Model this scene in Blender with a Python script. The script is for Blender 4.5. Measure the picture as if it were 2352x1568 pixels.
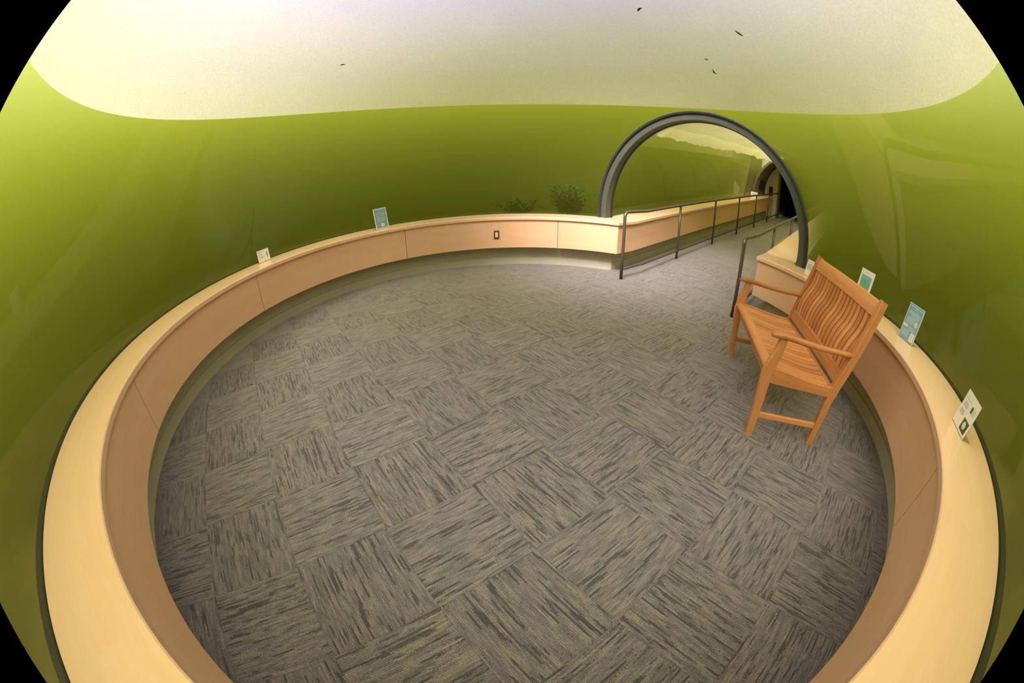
import bpy, bmesh, math, random
from mathutils import Vector, Matrix

for o in list(bpy.data.objects):
    bpy.data.objects.remove(o)
scene = bpy.context.scene
COL = bpy.context.collection
PI = math.pi

# ------------------------------------------------------------------ camera
# A near-180 degree fisheye lens; its image circle is a little larger than the frame is wide.
cam_d = bpy.data.cameras.new('camera')
cam = bpy.data.objects.new('camera', cam_d)
COL.objects.link(cam)
scene.camera = cam
cam_d.type = 'PANO'
cam_d.panorama_type = 'FISHEYE_LENS_POLYNOMIAL'
cam_d.sensor_width = 36.0
K1 = (2352 / 36.0) / 877.58
cam_d.fisheye_polynomial_k0 = 0.0
cam_d.fisheye_polynomial_k1 = -K1
cam_d.fisheye_polynomial_k2 = 0.0
cam_d.fisheye_polynomial_k3 = -0.0293 * K1 ** 3
cam_d.fisheye_polynomial_k4 = 0.0
cam_d.fisheye_fov = math.radians(181.6)
cam_d.shift_x = -3.3 / 2352
cam_d.shift_y = 36.75 / 1568
cam_d.clip_start = 0.02
PT, RL = 0.4976, -0.0159
sp, cp, cr, sr = math.sin(PT), math.cos(PT), math.cos(RL), math.sin(RL)
cx, cy, cz = Vector((cr, sr * sp, sr * cp)), Vector((-sr, cr * sp, cr * cp)), Vector((0, -cp, sp))
M = Matrix((cx, cy, cz)).transposed().to_4x4()
M.translation = Vector((-0.0709, -2.7062, 1.4756))
cam.matrix_world = M

# ------------------------------------------------------------------ light and exposure
world = bpy.data.worlds.new('sky')
scene.world = world
world.use_nodes = True
bg = world.node_tree.nodes['Background']
bg.inputs['Color'].default_value = (0.98, 0.92, 1.0, 1)
bg.inputs['Strength'].default_value = 2.25
sun_d = bpy.data.lights.new('sun', 'SUN')
sun_d.energy = 20.0
sun_d.color = (1.0, 0.90, 0.98)
sun_d.angle = math.radians(38)
sun = bpy.data.objects.new('sun', sun_d)
COL.objects.link(sun)
sun.rotation_euler = Vector((-0.38, -0.64, 0.68)).to_track_quat('Z', 'Y').to_euler()
vs = scene.view_settings
vs.view_transform = 'Standard'
vs.look = 'None'
vs.gamma = 1.0
vs.use_curve_mapping = False
vs.exposure = 0.27
cyc = scene.cycles
cyc.use_denoising = True
cyc.max_bounces = 7
cyc.diffuse_bounces = 4
cyc.glossy_bounces = 3
cyc.transmission_bounces = 4
cyc.volume_bounces = 1
cyc.transparent_max_bounces = 14
cyc.sample_clamp_indirect = 6.0
cyc.caustics_reflective = False
cyc.caustics_refractive = False

# ------------------------------------------------------------------ plan of the place (metres, origin at the centre of the dome)
AX = math.radians(39.4)                      # direction of the tunnel
EX, EY = math.cos(AX), math.sin(AX)
def T(a, l, z=0.0):                          # along the tunnel, to its left, up
    return Vector((EX * a - EY * l, EY * a + EX * l, z))
def rise(a):                                 # the ramp
    return 0.074 * max(0.0, a - 3.1)
ZT = 0.76                                    # ledge height
R_IN, R_OUT, R_APR, R_GL = 2.835, 3.242, 2.853, 3.253
ZC = 0.86                                    # height of the centre of dome and tunnel
CUT = 2.87                                   # plane of the ring where tunnel meets dome
A_END = 12.7
Z_FILM = 2.445
Z_SURF = 4.35
random.seed(7)

# ------------------------------------------------------------------ materials
def new_mat(name):
    m = bpy.data.materials.new(name)
    m.use_nodes = True
    nt = m.node_tree
    nt.nodes.clear()
    out = nt.nodes.new('ShaderNodeOutputMaterial')
    return m, nt, out
def node(nt, kind, **kw):
    n = nt.nodes.new(kind)
    for k, v in kw.items():
        if k in n.inputs.keys():
            n.inputs[k].default_value = v
        else:
            setattr(n, k, v)
    return n
def math_node(nt, op, a, b=None, clamp=False):
    n = nt.nodes.new('ShaderNodeMath')
    n.operation = op
    n.use_clamp = clamp
    for i, v in enumerate((a, b)):
        if v is None:
            continue
        if isinstance(v, (int, float)):
            n.inputs[i].default_value = v
        else:
            nt.links.new(v, n.inputs[i])
    return n.outputs[0]
def ramp(nt, fac, stops):
    n = nt.nodes.new('ShaderNodeValToRGB')
    el = n.color_ramp.elements
    while len(el) < len(stops):
        el.new(0.5)
    for e_, (p_, c_) in zip(el, stops):
        e_.position = p_
        e_.color = (c_[0], c_[1], c_[2], 1)
    nt.links.new(fac, n.inputs[0])
    return n.outputs[0]
def mixc(nt, fac, a, b, mode='MIX'):
    n = nt.nodes.new('ShaderNodeMix')
    n.data_type = 'RGBA'
    n.blend_type = mode
    for s, v in ((0, fac), (6, a), (7, b)):
        if isinstance(v, (int, float)):
            n.inputs[s].default_value = v
        elif isinstance(v, tuple):
            n.inputs[s].default_value = (v[0], v[1], v[2], 1)
        else:
            nt.links.new(v, n.inputs[s])
    return n.outputs[2]
def principled(nt, out, **kw):
    b = nt.nodes.new('ShaderNodeBsdfPrincipled')
    for k, v in kw.items():
        k = k.replace('_', ' ')
        if isinstance(v, bpy.types.NodeSocket):
            nt.links.new(v, b.inputs[k])
        elif isinstance(v, tuple):
            b.inputs[k].default_value = (v[0], v[1], v[2], 1)
        else:
            b.inputs[k].default_value = v
    nt.links.new(b.outputs[0], out.inputs[0])
    return b
def simple(name, col, rough=0.5, metal=0.0, noise=0.0, scale=20.0, spec=0.5):
    m, nt, out = new_mat(name)
    c = col
    if noise:
        tc = node(nt, 'ShaderNodeTexCoord')
        nz = node(nt, 'ShaderNodeTexNoise', Scale=scale, Detail=4.0)
        nt.links.new(tc.outputs['Object'], nz.inputs['Vector'])
        f = math_node(nt, 'MULTIPLY_ADD', nz.outputs[0], 1.0)
        lo = tuple(x * (1 - noise) for x in col)
        hi = tuple(min(1, x * (1 + noise)) for x in col)
        c = ramp(nt, nz.outputs[0], [(0.3, lo), (0.7, hi)])
    principled(nt, out, Base_Color=c, Roughness=rough, Metallic=metal, Specular_IOR_Level=spec)
    return m

def wood(name, base, dark, rough, scale, stretch, amount=1.0, per_object=0.06, coat=0.0):
    """Grain that runs along the U direction of the UV map."""
    m, nt, out = new_mat(name)
    tc = node(nt, 'ShaderNodeTexCoord')
    oi = node(nt, 'ShaderNodeObjectInfo')
    mp = node(nt, 'ShaderNodeMapping')
    mp.inputs['Scale'].default_value = (scale / stretch, scale, 1)
    nt.links.new(tc.outputs['UV'], mp.inputs['Vector'])
    cmb = node(nt, 'ShaderNodeCombineXYZ')
    nt.links.new(math_node(nt, 'MULTIPLY', oi.outputs['Random'], 37.0), cmb.inputs[0])
    nt.links.new(math_node(nt, 'MULTIPLY', oi.outputs['Random'], 11.0), cmb.inputs[1])
    nt.links.new(cmb.outputs[0], mp.inputs['Location'])
    n1 = node(nt, 'ShaderNodeTexNoise', Scale=1.0, Detail=5.0, Roughness=0.6, Distortion=0.6)
    n2 = node(nt, 'ShaderNodeTexNoise', Scale=6.0, Detail=3.0, Roughness=0.7, Distortion=0.2)
    n3 = node(nt, 'ShaderNodeTexNoise', Scale=0.22, Detail=2.0)
    for n_ in (n1, n2, n3):
        nt.links.new(mp.outputs[0], n_.inputs['Vector'])
    a = math_node(nt, 'MULTIPLY', n1.outputs[0], 0.55)
    b = math_node(nt, 'MULTIPLY', n2.outputs[0], 0.30)
    c = math_node(nt, 'MULTIPLY', n3.outputs[0], 0.40)
    s = math_node(nt, 'ADD', math_node(nt, 'ADD', a, b), c)
    s = math_node(nt, 'ADD', s, math_node(nt, 'MULTIPLY', math_node(nt, 'SUBTRACT', oi.outputs['Random'], 0.5), per_object * 4))
    col = ramp(nt, s, [(0.5 - 0.2 / max(amount, .01), dark), (0.5 + 0.25 / max(amount, .01), base)])
    principled(nt, out, Base_Color=col, Roughness=rough, Coat_Weight=coat, Coat_Roughness=0.12)
    return m

def build_carpet():
    m, nt, out = new_mat('carpet_tiles')
    ga = -4.0558 + PI
    ox, oy = 0.0573 * 1.47559 - 0.0709, 0.6373 * 1.47559 - 2.7062
    geo = node(nt, 'ShaderNodeTexCoord')
    sep = node(nt, 'ShaderNodeSeparateXYZ')
    nt.links.new(geo.outputs['Object'], sep.inputs[0])
    x = math_node(nt, 'SUBTRACT', sep.outputs[0], ox)
    y = math_node(nt, 'SUBTRACT', sep.outputs[1], oy)
    c, s = math.cos(ga), math.sin(ga)
    u = math_node(nt, 'MULTIPLY', math_node(nt, 'ADD', math_node(nt, 'MULTIPLY', x, c), math_node(nt, 'MULTIPLY', y, s)), 2.0)
    v = math_node(nt, 'MULTIPLY', math_node(nt, 'SUBTRACT', math_node(nt, 'MULTIPLY', y, c), math_node(nt, 'MULTIPLY', x, s)), 2.0)
    iu, iv = math_node(nt, 'FLOOR', u), math_node(nt, 'FLOOR', v)
    par = math_node(nt, 'MODULO', math_node(nt, 'ADD', math_node(nt, 'ADD', iu, iv), 400.0), 2.0)   # 0: stripes along v
    par = math_node(nt, 'GREATER_THAN', par, 0.5)
    inv = math_node(nt, 'SUBTRACT', 1.0, par)
    along = math_node(nt, 'ADD', math_node(nt, 'MULTIPLY', u, par), math_node(nt, 'MULTIPLY', v, inv))
    across = math_node(nt, 'ADD', math_node(nt, 'MULTIPLY', v, par), math_node(nt, 'MULTIPLY', u, inv))
    seed = math_node(nt, 'ADD', math_node(nt, 'MULTIPLY', iu, 7.31), math_node(nt, 'MULTIPLY', iv, 3.77))
    def streak(fa, fc, det, zoff):
        cmb = node(nt, 'ShaderNodeCombineXYZ')
        nt.links.new(math_node(nt, 'MULTIPLY', along, fa), cmb.inputs[0])
        nt.links.new(math_node(nt, 'MULTIPLY', across, fc), cmb.inputs[1])
        nt.links.new(math_node(nt, 'ADD', seed, zoff), cmb.inputs[2])
        n_ = node(nt, 'ShaderNodeTexNoise', Scale=1.0, Detail=det, Roughness=0.55)
        nt.links.new(cmb.outputs[0], n_.inputs['Vector'])
        return n_.outputs[0]
    # rows of yarn: the across coordinate is quantised so each row keeps one streaky colour
    NROW = 54.0
    rowx = math_node(nt, 'ADD', math_node(nt, 'MULTIPLY', across, NROW), math_node(nt, 'MULTIPLY', math_node(nt, 'SUBTRACT', streak(22.0, 30.0, 2.0, 70.0), 0.5), 0.85))
    row = math_node(nt, 'FLOOR', rowx)
    rowf = math_node(nt, 'FRACT', rowx)
    def rowed(fa, fr, zoff, det=1.0):
        cmb = node(nt, 'ShaderNodeCombineXYZ')
        nt.links.new(math_node(nt, 'MULTIPLY', along, fa), cmb.inputs[0])
        nt.links.new(math_node(nt, 'MULTIPLY', row, fr), cmb.inputs[1])
        nt.links.new(math_node(nt, 'ADD', seed, zoff), cmb.inputs[2])
        n_ = node(nt, 'ShaderNodeTexNoise', Scale=1.0, Detail=det, Roughness=0.5)
        nt.links.new(cmb.outputs[0], n_.inputs['Vector'])
        return n_.outputs[0]
    def band(v, lo, hi):
        mr = node(nt, 'ShaderNodeMapRange')
        mr.interpolation_type = 'SMOOTHSTEP'
        mr.inputs['From Min'].default_value = lo
        mr.inputs['From Max'].default_value = hi
        nt.links.new(v, mr.inputs[0])
        return mr.outputs[0]
    a = rowed(2.7, 7.77, 0.0, 1.0)
    b = rowed(6.0, 5.13, 40.0, 1.0)
    cfine = streak(95.0, 120.0, 2.0, 90.0)
    broad = streak(2.2, 3.6, 2.0, 20.0)
    col = ramp(nt, b, [(0.34, (0.156, 0.145, 0.150)), (0.50, (0.200, 0.182, 0.185)), (0.66, (0.258, 0.228, 0.216))])
    warm = rowed(2.8, 6.71, 140.0, 0.0)
    col = mixc(nt, math_node(nt, 'MULTIPLY', band(warm, 0.60, 0.68), 0.45), col, (0.36, 0.29, 0.23))
    # dark streaks, denser inside soft blotches
    thr = math_node(nt, 'ADD', a, math_node(nt, 'MULTIPLY', math_node(nt, 'SUBTRACT', broad, 0.5), 0.20))
    thr = math_node(nt, 'ADD', thr, math_node(nt, 'MULTIPLY', math_node(nt, 'SUBTRACT', cfine, 0.5), 0.22))
    dk = math_node(nt, 'SUBTRACT', 1.0, band(thr, 0.375, 0.425))
    col = mixc(nt, math_node(nt, 'MULTIPLY', dk, 0.72), col, (0.042, 0.043, 0.050))
    # furrow between rows, its shade put into the colour; grain of the loops
    fw = math_node(nt, 'ABSOLUTE', math_node(nt, 'SUBTRACT', rowf, 0.5))
    furrow = band(fw, 0.22, 0.5)
    col = mixc(nt, math_node(nt, 'MULTIPLY', furrow, 0.40), col, (0.05, 0.05, 0.052))
    grain = ramp(nt, cfine, [(0.30, (0.62, 0.62, 0.63)), (0.70, (1.32, 1.30, 1.26))])
    col = mixc(nt, 1.0, col, grain, 'MULTIPLY')
    # tile joints
    def edge(w_):
        f = math_node(nt, 'FRACT', w_)
        return math_node(nt, 'LESS_THAN', math_node(nt, 'MINIMUM', f, math_node(nt, 'SUBTRACT', 1.0, f)), 0.006)
    joint = math_node(nt, 'MAXIMUM', edge(u), edge(v))
    col = mixc(nt, math_node(nt, 'MULTIPLY', joint, 0.25), col, (0.05, 0.05, 0.05))
    sx = math_node(nt, 'POWER', math_node(nt, 'ADD', sep.outputs[0], 0.805), 2.0)
    sy = math_node(nt, 'POWER', math_node(nt, 'ADD', sep.outputs[1], 1.47), 2.0)
    dist = math_node(nt, 'ADD', math_node(nt, 'SQRT', math_node(nt, 'ADD', sx, sy)), math_node(nt, 'MULTIPLY', cfine, 0.04))
    stain = math_node(nt, 'SUBTRACT', 1.0, band(dist, 0.035, 0.075))
    col = mixc(nt, math_node(nt, 'MULTIPLY', stain, 0.45), col, (0.17, 0.09, 0.045))
    tone = math_node(nt, 'ADD', math_node(nt, 'MULTIPLY', inv, 0.05), 1.0)  # lightens one stripe direction in the colour, standing in for pile sheen
    cc = node(nt, 'ShaderNodeCombineXYZ')
    for i in range(3):
        nt.links.new(tone, cc.inputs[i])
    col = mixc(nt, 1.0, col, cc.outputs[0], 'MULTIPLY')
    hgt = math_node(nt, 'ADD', math_node(nt, 'MULTIPLY', furrow, -1.0), math_node(nt, 'MULTIPLY', cfine, 0.6))
    bp = node(nt, 'ShaderNodeBump', Strength=0.3, Distance=0.004)
    nt.links.new(hgt, bp.inputs['Height'])
    p = principled(nt, out, Base_Color=col, Roughness=0.9, Specular_IOR_Level=0.25, Sheen_Weight=1.0, Sheen_Roughness=0.38, Sheen_Tint=(1.0, 0.94, 0.90))
    nt.links.new(bp.outputs[0], p.inputs['Normal'])
    return m

def build_glass():
    m, nt, out = new_mat('acrylic_glass')
    lw = node(nt, 'ShaderNodeLayerWeight', Blend=0.5)
    f5 = math_node(nt, 'POWER', lw.outputs['Facing'], 5.0)
    fr = math_node(nt, 'ADD', math_node(nt, 'MULTIPLY', f5, 0.50), 0.026)
    tr = node(nt, 'ShaderNodeBsdfTransparent')
    tr.inputs[0].default_value = (0.95, 0.98, 0.95, 1)
    gl = node(nt, 'ShaderNodeBsdfGlossy')
    gl.inputs['Color'].default_value = (1, 1, 1, 1)
    gl.inputs['Roughness'].default_value = 0.02
    mx = node(nt, 'ShaderNodeMixShader')
    nt.links.new(fr, mx.inputs[0])
    nt.links.new(tr.outputs[0], mx.inputs[1])
    nt.links.new(gl.outputs[0], mx.inputs[2])
    nt.links.new(mx.outputs[0], out.inputs[0])
    return m

def build_film(name, base, open_amount):
    """Silt and algae settled on the outside of the acrylic: passes daylight diffusely; open_amount adds an unseen clear top to let light in."""
    m, nt, out = new_mat(name)
    tc = node(nt, 'ShaderNodeTexCoord')
    n1 = node(nt, 'ShaderNodeTexNoise', Scale=55.0, Detail=5.0, Roughness=0.65)
    n2 = node(nt, 'ShaderNodeTexNoise', Scale=1.4, Detail=4.0, Roughness=0.55)
    n3 = node(nt, 'ShaderNodeTexVoronoi', Scale=9.0)
    n4 = node(nt, 'ShaderNodeTexNoise', Scale=7.0, Detail=3.0)
    for n_ in (n1, n2, n3, n4):
        nt.links.new(tc.outputs['Object'], n_.inputs['Vector'])
    c1 = ramp(nt, n1.outputs[0], [(0.30, tuple(x * 0.86 for x in base)), (0.62, base)])
    c2 = ramp(nt, n2.outputs[0], [(0.35, (0.90, 0.92, 0.94)), (0.62, (1.0, 1.0, 0.99))])
    col = mixc(nt, 1.0, c1, c2, 'MULTIPLY')
    # tiny specks of debris
    spk = math_node(nt, 'LESS_THAN', math_node(nt, 'ADD', n3.outputs['Distance'], math_node(nt, 'MULTIPLY', n4.outputs[0], 0.12)), 0.092)
    col = mixc(nt, math_node(nt, 'MULTIPLY', spk, 0.6), col, (0.42, 0.38, 0.22))
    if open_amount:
        # colour evens the daylight: brightened at the algal lower edge, dimmed and greyer above
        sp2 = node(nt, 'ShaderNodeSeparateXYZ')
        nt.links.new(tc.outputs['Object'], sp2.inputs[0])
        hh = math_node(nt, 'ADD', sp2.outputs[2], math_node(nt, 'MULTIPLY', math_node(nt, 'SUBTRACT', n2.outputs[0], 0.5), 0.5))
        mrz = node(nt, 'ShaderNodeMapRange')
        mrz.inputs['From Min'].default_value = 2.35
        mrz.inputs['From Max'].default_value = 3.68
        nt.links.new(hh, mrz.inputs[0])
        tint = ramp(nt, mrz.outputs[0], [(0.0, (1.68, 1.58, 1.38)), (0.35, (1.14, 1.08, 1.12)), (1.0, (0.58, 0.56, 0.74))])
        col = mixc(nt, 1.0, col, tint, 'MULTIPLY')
    tl = node(nt, 'ShaderNodeBsdfTranslucent')
    df = node(nt, 'ShaderNodeBsdfDiffuse')
    tr = node(nt, 'ShaderNodeBsdfTransparent')
    nt.links.new(col, tl.inputs[0])
    nt.links.new(col, df.inputs[0])
    m1 = node(nt, 'ShaderNodeMixShader')
    m1.inputs[0].default_value = 0.12
    nt.links.new(tl.outputs[0], m1.inputs[1])
    nt.links.new(df.outputs[0], m1.inputs[2])
    m2 = node(nt, 'ShaderNodeMixShader')
    sep = node(nt, 'ShaderNodeSeparateXYZ')
    nt.links.new(tc.outputs['Object'], sep.inputs[0])
    mr = node(nt, 'ShaderNodeMapRange')
    mr.interpolation_type = 'SMOOTHSTEP'
    mr.inputs['From Min'].default_value = 3.68
    mr.inputs['From Max'].default_value = 4.02
    mr.inputs['To Min'].default_value = 0.0
    mr.inputs['To Max'].default_value = open_amount  # clear opening added out of view so more daylight enters the room
    nt.links.new(sep.outputs[2], mr.inputs[0])
    nt.links.new(mr.outputs[0], m2.inputs[0])
    nt.links.new(m1.outputs[0], m2.inputs[1])
    nt.links.new(tr.outputs[0], m2.inputs[2])
    nt.links.new(m2.outputs[0], out.inputs[0])
    return m

def build_water():
    m, nt, out = new_mat('lake_water')
    sc = node(nt, 'ShaderNodeVolumeScatter')
    sc.inputs['Color'].default_value = (0.88, 1.0, 0.12, 1)
    sc.inputs['Density'].default_value = 0.40
    sc.inputs['Anisotropy'].default_value = 0.35
    ab = node(nt, 'ShaderNodeVolumeAbsorption')
    ab.inputs['Color'].default_value = (0.49, 0.56, 0.0, 1)
    ab.inputs['Density'].default_value = 0.68
    ad = node(nt, 'ShaderNodeAddShader')
    nt.links.new(sc.outputs[0], ad.inputs[0])
    nt.links.new(ab.outputs[0], ad.inputs[1])
    nt.links.new(ad.outputs[0], out.inputs['Volume'])
    return m

M_CARPET = build_carpet()
M_GLASS = build_glass()
M_FILM = build_film('silt_film', (0.455, 0.445, 0.46), 1.0)
M_FILM2 = build_film('algae_film', (0.52, 0.46, 0.27), 0.0)
M_FILM3 = build_film('thick_algae_film', (0.43, 0.385, 0.225), 0.0)
M_WATER = build_water()
M_TOP = wood('maple_top', (0.94, 0.61, 0.39), (0.82, 0.49, 0.26), 0.28, 9.0, 9.0, 0.8, 0.03, 0.25)
M_APRON = wood('maple_veneer', (0.82, 0.51, 0.29), (0.70, 0.40, 0.205), 0.42, 8.0, 7.0, 0.8, 0.03)
M_TEAK = wood('teak', (0.72, 0.305, 0.105), (0.38, 0.130, 0.036), 0.40, 30.0, 18.0, 0.95, 0.08)
M_KICK = simple('painted_kick', (0.48, 0.445, 0.31), 0.7, 0, 0.06, 3.0)
M_RAIL = simple('bronze_rail_paint', (0.105, 0.085, 0.055), 0.34, 0.3, 0.05, 8.0)
M_RING = simple('green_grey_flange', (0.064, 0.076, 0.052), 0.42, 0.0, 0.10, 4.0)
M_GASKET = simple('dark_gasket', (0.040, 0.033, 0.034), 0.45)
M_BLACK = simple('black_seal', (0.012, 0.011, 0.010), 0.5)
M_BED = simple('lake_mud', (0.22, 0.17, 0.05), 0.9, 0, 0.45, 1.3)
M_PLANT = simple('water_weed', (0.07, 0.10, 0.02), 0.8, 0, 0.3, 9.0)
M_LINER = simple('tunnel_lining', (0.16, 0.145, 0.075), 0.6, 0, 0.05, 2.0)
M_PLASTER = simple('cream_plaster', (0.60, 0.55, 0.40), 0.8, 0, 0.03, 2.0)
M_DARK = simple('dark_room', (0.015, 0.015, 0.015), 0.9)  # black colour stands in for the darkness beyond the doorway
M_PAPER = simple('white_paper', (0.86, 0.84, 0.80), 0.55)
M_BLUE = simple('sign_blue', (0.20, 0.40, 0.50), 0.45)
M_TXT = simple('sign_text_pale', (0.46, 0.60, 0.64), 0.5)
M_TXTD = simple('sign_text_grey', (0.46, 0.44, 0.40), 0.5)
M_PALE = simple('sign_pale_green', (0.62, 0.72, 0.50), 0.5)
M_INK = simple('sign_dark_green', (0.07, 0.10, 0.07), 0.5)
M_LEAF = simple('dead_leaf', (0.035, 0.022, 0.006), 0.8, 0, 0.3, 30.0)
M_LEAF2 = simple('amber_leaf', (0.30, 0.14, 0.02), 0.8, 0, 0.3, 30.0)
M_IVORY = simple('ivory_rocker', (0.72, 0.64, 0.46), 0.35)
M_PLATE = simple('bronze_plate', (0.20, 0.14, 0.075), 0.35, 0.6)
M_SCREEN = simple('black_panel', (0.008, 0.008, 0.009), 0.4)
def build_picture():
    m, nt, out = new_mat('green_lake_print')
    tc = node(nt, 'ShaderNodeTexCoord')
    sep = node(nt, 'ShaderNodeSeparateXYZ')
    nt.links.new(tc.outputs['Object'], sep.inputs[0])
    nz = node(nt, 'ShaderNodeTexNoise', Scale=22.0, Detail=4.0)
    nt.links.new(tc.outputs['Object'], nz.inputs['Vector'])
    h = math_node(nt, 'MULTIPLY', sep.outputs[2], 3.3)
    f = math_node(nt, 'ADD', h, math_node(nt, 'MULTIPLY', math_node(nt, 'SUBTRACT', nz.outputs[0], 0.5), 0.55))
    col = ramp(nt, f, [(0.25, (0.50, 0.56, 0.16)), (0.48, (0.30, 0.50, 0.20)), (0.66, (0.14, 0.44, 0.30)), (0.88, (0.24, 0.52, 0.50))])
    principled(nt, out, Base_Color=col, Roughness=0.45)
    return m
M_PRINT = build_picture()
def build_clear():
    m, nt, out = new_mat('clear_acrylic')
    tr = node(nt, 'ShaderNodeBsdfTransparent')
    tr.inputs[0].default_value = (0.95, 0.965, 0.94, 1)
    gl = node(nt, 'ShaderNodeBsdfGlossy')
    gl.inputs['Roughness'].default_value = 0.05
    mx = node(nt, 'ShaderNodeMixShader')
    mx.inputs[0].default_value = 0.16
    nt.links.new(tr.outputs[0], mx.inputs[1])
    nt.links.new(gl.outputs[0], mx.inputs[2])
    nt.links.new(mx.outputs[0], out.inputs[0])
    return m
M_CLEAR = build_clear()

# ------------------------------------------------------------------ helpers
def link(name, me, mats, parent=None, smooth=False, loc=None):
    if not isinstance(mats, (list, tuple)):
        mats = [mats]
    for m in mats:
        me.materials.append(m)
    if smooth:
        for p in me.polygons:
            p.use_smooth = True
    o = bpy.data.objects.new(name, me)
    COL.objects.link(o)
    if loc is not None:
        o.location = loc
    if parent:
        o.parent = parent
    return o
def obj(name, bm, mats, parent=None, smooth=False, loc=None, autosmooth=None):
    me = bpy.data.meshes.new(name)
    bm.to_mesh(me)
    bm.free()
    o = link(name, me, mats, parent, smooth, loc)
    if autosmooth:
        me.shade_smooth() if hasattr(me, 'shade_smooth') else None
        for p in me.polygons:
            p.use_smooth = True
        me.set_sharp_from_angle(angle=math.radians(autosmooth))
    return o
def thing(name, label, cat, loc=(0, 0, 0), rotz=0.0, group=None):
    o = bpy.data.objects.new(name, None)
    COL.objects.link(o)
    o.empty_display_size = 0.1
    o.location = loc
    o.rotation_euler = (0, 0, rotz)
    o['label'] = label
    o['category'] = cat
    if group:
        o['group'] = group
    return o
def tag(o, label, cat, group=None):
    o['label'] = label
    o['category'] = cat
    if group:
        o['group'] = group
    return o
def structure(o):
    o['kind'] = 'structure'
    return o
def grid_mesh(name, rows, closed_u=False, uvs=None, flip=False):
    """rows: list of rows of points; quads between them. uvs the same layout."""
    nr, nc = len(rows), len(rows[0])
    verts = [tuple(p) for r in rows for p in r]
    faces, fuv = [], []
    for i in range(nr - 1):
        for j in range(nc - 1 + (1 if closed_u else 0)):
            j2 = (j + 1) % nc
            f = [i * nc + j, i * nc + j2, (i + 1) * nc + j2, (i + 1) * nc + j]
            if flip:
                f.reverse()
            faces.append(f)
    me = bpy.data.meshes.new(name)
    me.from_pydata(verts, [], faces)
    if uvs:
        flat = [u for r in uvs for u in r]
        uvl = me.uv_layers.new(name='UVMap')
        for p in me.polygons:
            for li, vi in zip(p.loop_indices, p.vertices):
                uvl.data[li].uv = flat[vi]
    return me
def sweep(profile_at, n, closed_profile=True, caps=True, uv_len=None):
    """profile_at(i) -> list of points; joins them into a solid bar with UVs (u along, v round)."""
    rows = [profile_at(i) for i in range(n)]
    m = len(rows[0])
    bm = bmesh.new()
    uvl = bm.loops.layers.uv.new('UVMap')
    vv = [[bm.verts.new(p) for p in r] for r in rows]
    us = [0.0]
    for i in range(1, n):
        us.append(us[-1] + (Vector(rows[i][0]) - Vector(rows[i - 1][0])).length)
    vs_ = [0.0]
    for j in range(m):
        vs_.append(vs_[-1] + (Vector(rows[0][(j + 1) % m]) - Vector(rows[0][j])).length)
    for i in range(n - 1):
        for j in range(m if closed_profile else m - 1):
            j2 = (j + 1) % m
            f = bm.faces.new((vv[i][j], vv[i][j2], vv[i + 1][j2], vv[i + 1][j]))
            for lp, uv in zip(f.loops, ((us[i], vs_[j]), (us[i], vs_[j + 1]), (us[i + 1], vs_[j + 1]), (us[i + 1], vs_[j]))):
                lp[uvl].uv = uv
    if caps and closed_profile:
        for row, idx in ((vv[0], 0), (vv[-1], 1)):
            f = bm.faces.new(row if idx else list(reversed(row)))
            for lp in f.loops:
                lp[uvl].uv = (lp.vert.co.x, lp.vert.co.z)
    bmesh.ops.recalc_face_normals(bm, faces=bm.faces[:])
    return bm
def box_bm(x0, x1, y0, y1, z0, z1, bm=None, bev=0.0, mi=0, axis=0):
    """Box with UVs whose U runs along the given axis."""
    own = bm is None
    b = bmesh.new()
    bmesh.ops.create_cube(b, size=1.0)
    for v in b.verts:
        v.co = Vector(((x0 + x1) / 2 + v.co.x * (x1 - x0), (y0 + y1) / 2 + v.co.y * (y1 - y0), (z0 + z1) / 2 + v.co.z * (z1 - z0)))
    if bev:
        bmesh.ops.bevel(b, geom=b.edges[:], offset=bev, segments=2, affect='EDGES', profile=0.6)
    uvl = b.loops.layers.uv.new('UVMap')
    oth = [k for k in (0, 1, 2) if k != axis]
    for f in b.faces:
        f.material_index = mi
        nrm = f.normal
        o1 = oth[0] if abs(nrm[oth[0]]) < abs(nrm[oth[1]]) else oth[1]
        for lp in f.loops:
            lp[uvl].uv = (lp.vert.co[axis], lp.vert.co[o1])
    if own:
        return b
    me = bpy.data.meshes.new('tmp')
    b.to_mesh(me)
    b.free()
    bm.from_mesh(me)
    bpy.data.meshes.remove(me)
    return bm
def tube_bm(path, r, seg=14, bm=None):
    """Round tube through the given points (already smooth)."""
    pts = [Vector(p) for p in path]
    bm = bm or bmesh.new()
    prev = None
    rings = []
    for i, p in enumerate(pts):
        d = (pts[min(i + 1, len(pts) - 1)] - pts[max(i - 1, 0)]).normalized()
        up = Vector((0, 0, 1)) if prev is None and abs(d.z) < 0.9 else (Vector((1, 0, 0)) if prev is None else prev)
        x = up - d * up.dot(d)
        x.normalize()
        y = d.cross(x)
        prev = x
        rings.append([bm.verts.new(p + r * (math.cos(2 * PI * k / seg) * x + math.sin(2 * PI * k / seg) * y)) for k in range(seg)])
    for a, b in zip(rings, rings[1:]):
        for k in range(seg):
            bm.faces.new((a[k], a[(k + 1) % seg], b[(k + 1) % seg], b[k]))
    bm.faces.new(list(reversed(rings[0])))
    bm.faces.new(rings[-1])
    bmesh.ops.recalc_face_normals(bm, faces=bm.faces[:])
    return bm
def lin(a, b, n):
    return [a + (b - a) * i / (n - 1) for i in range(n)]

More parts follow.
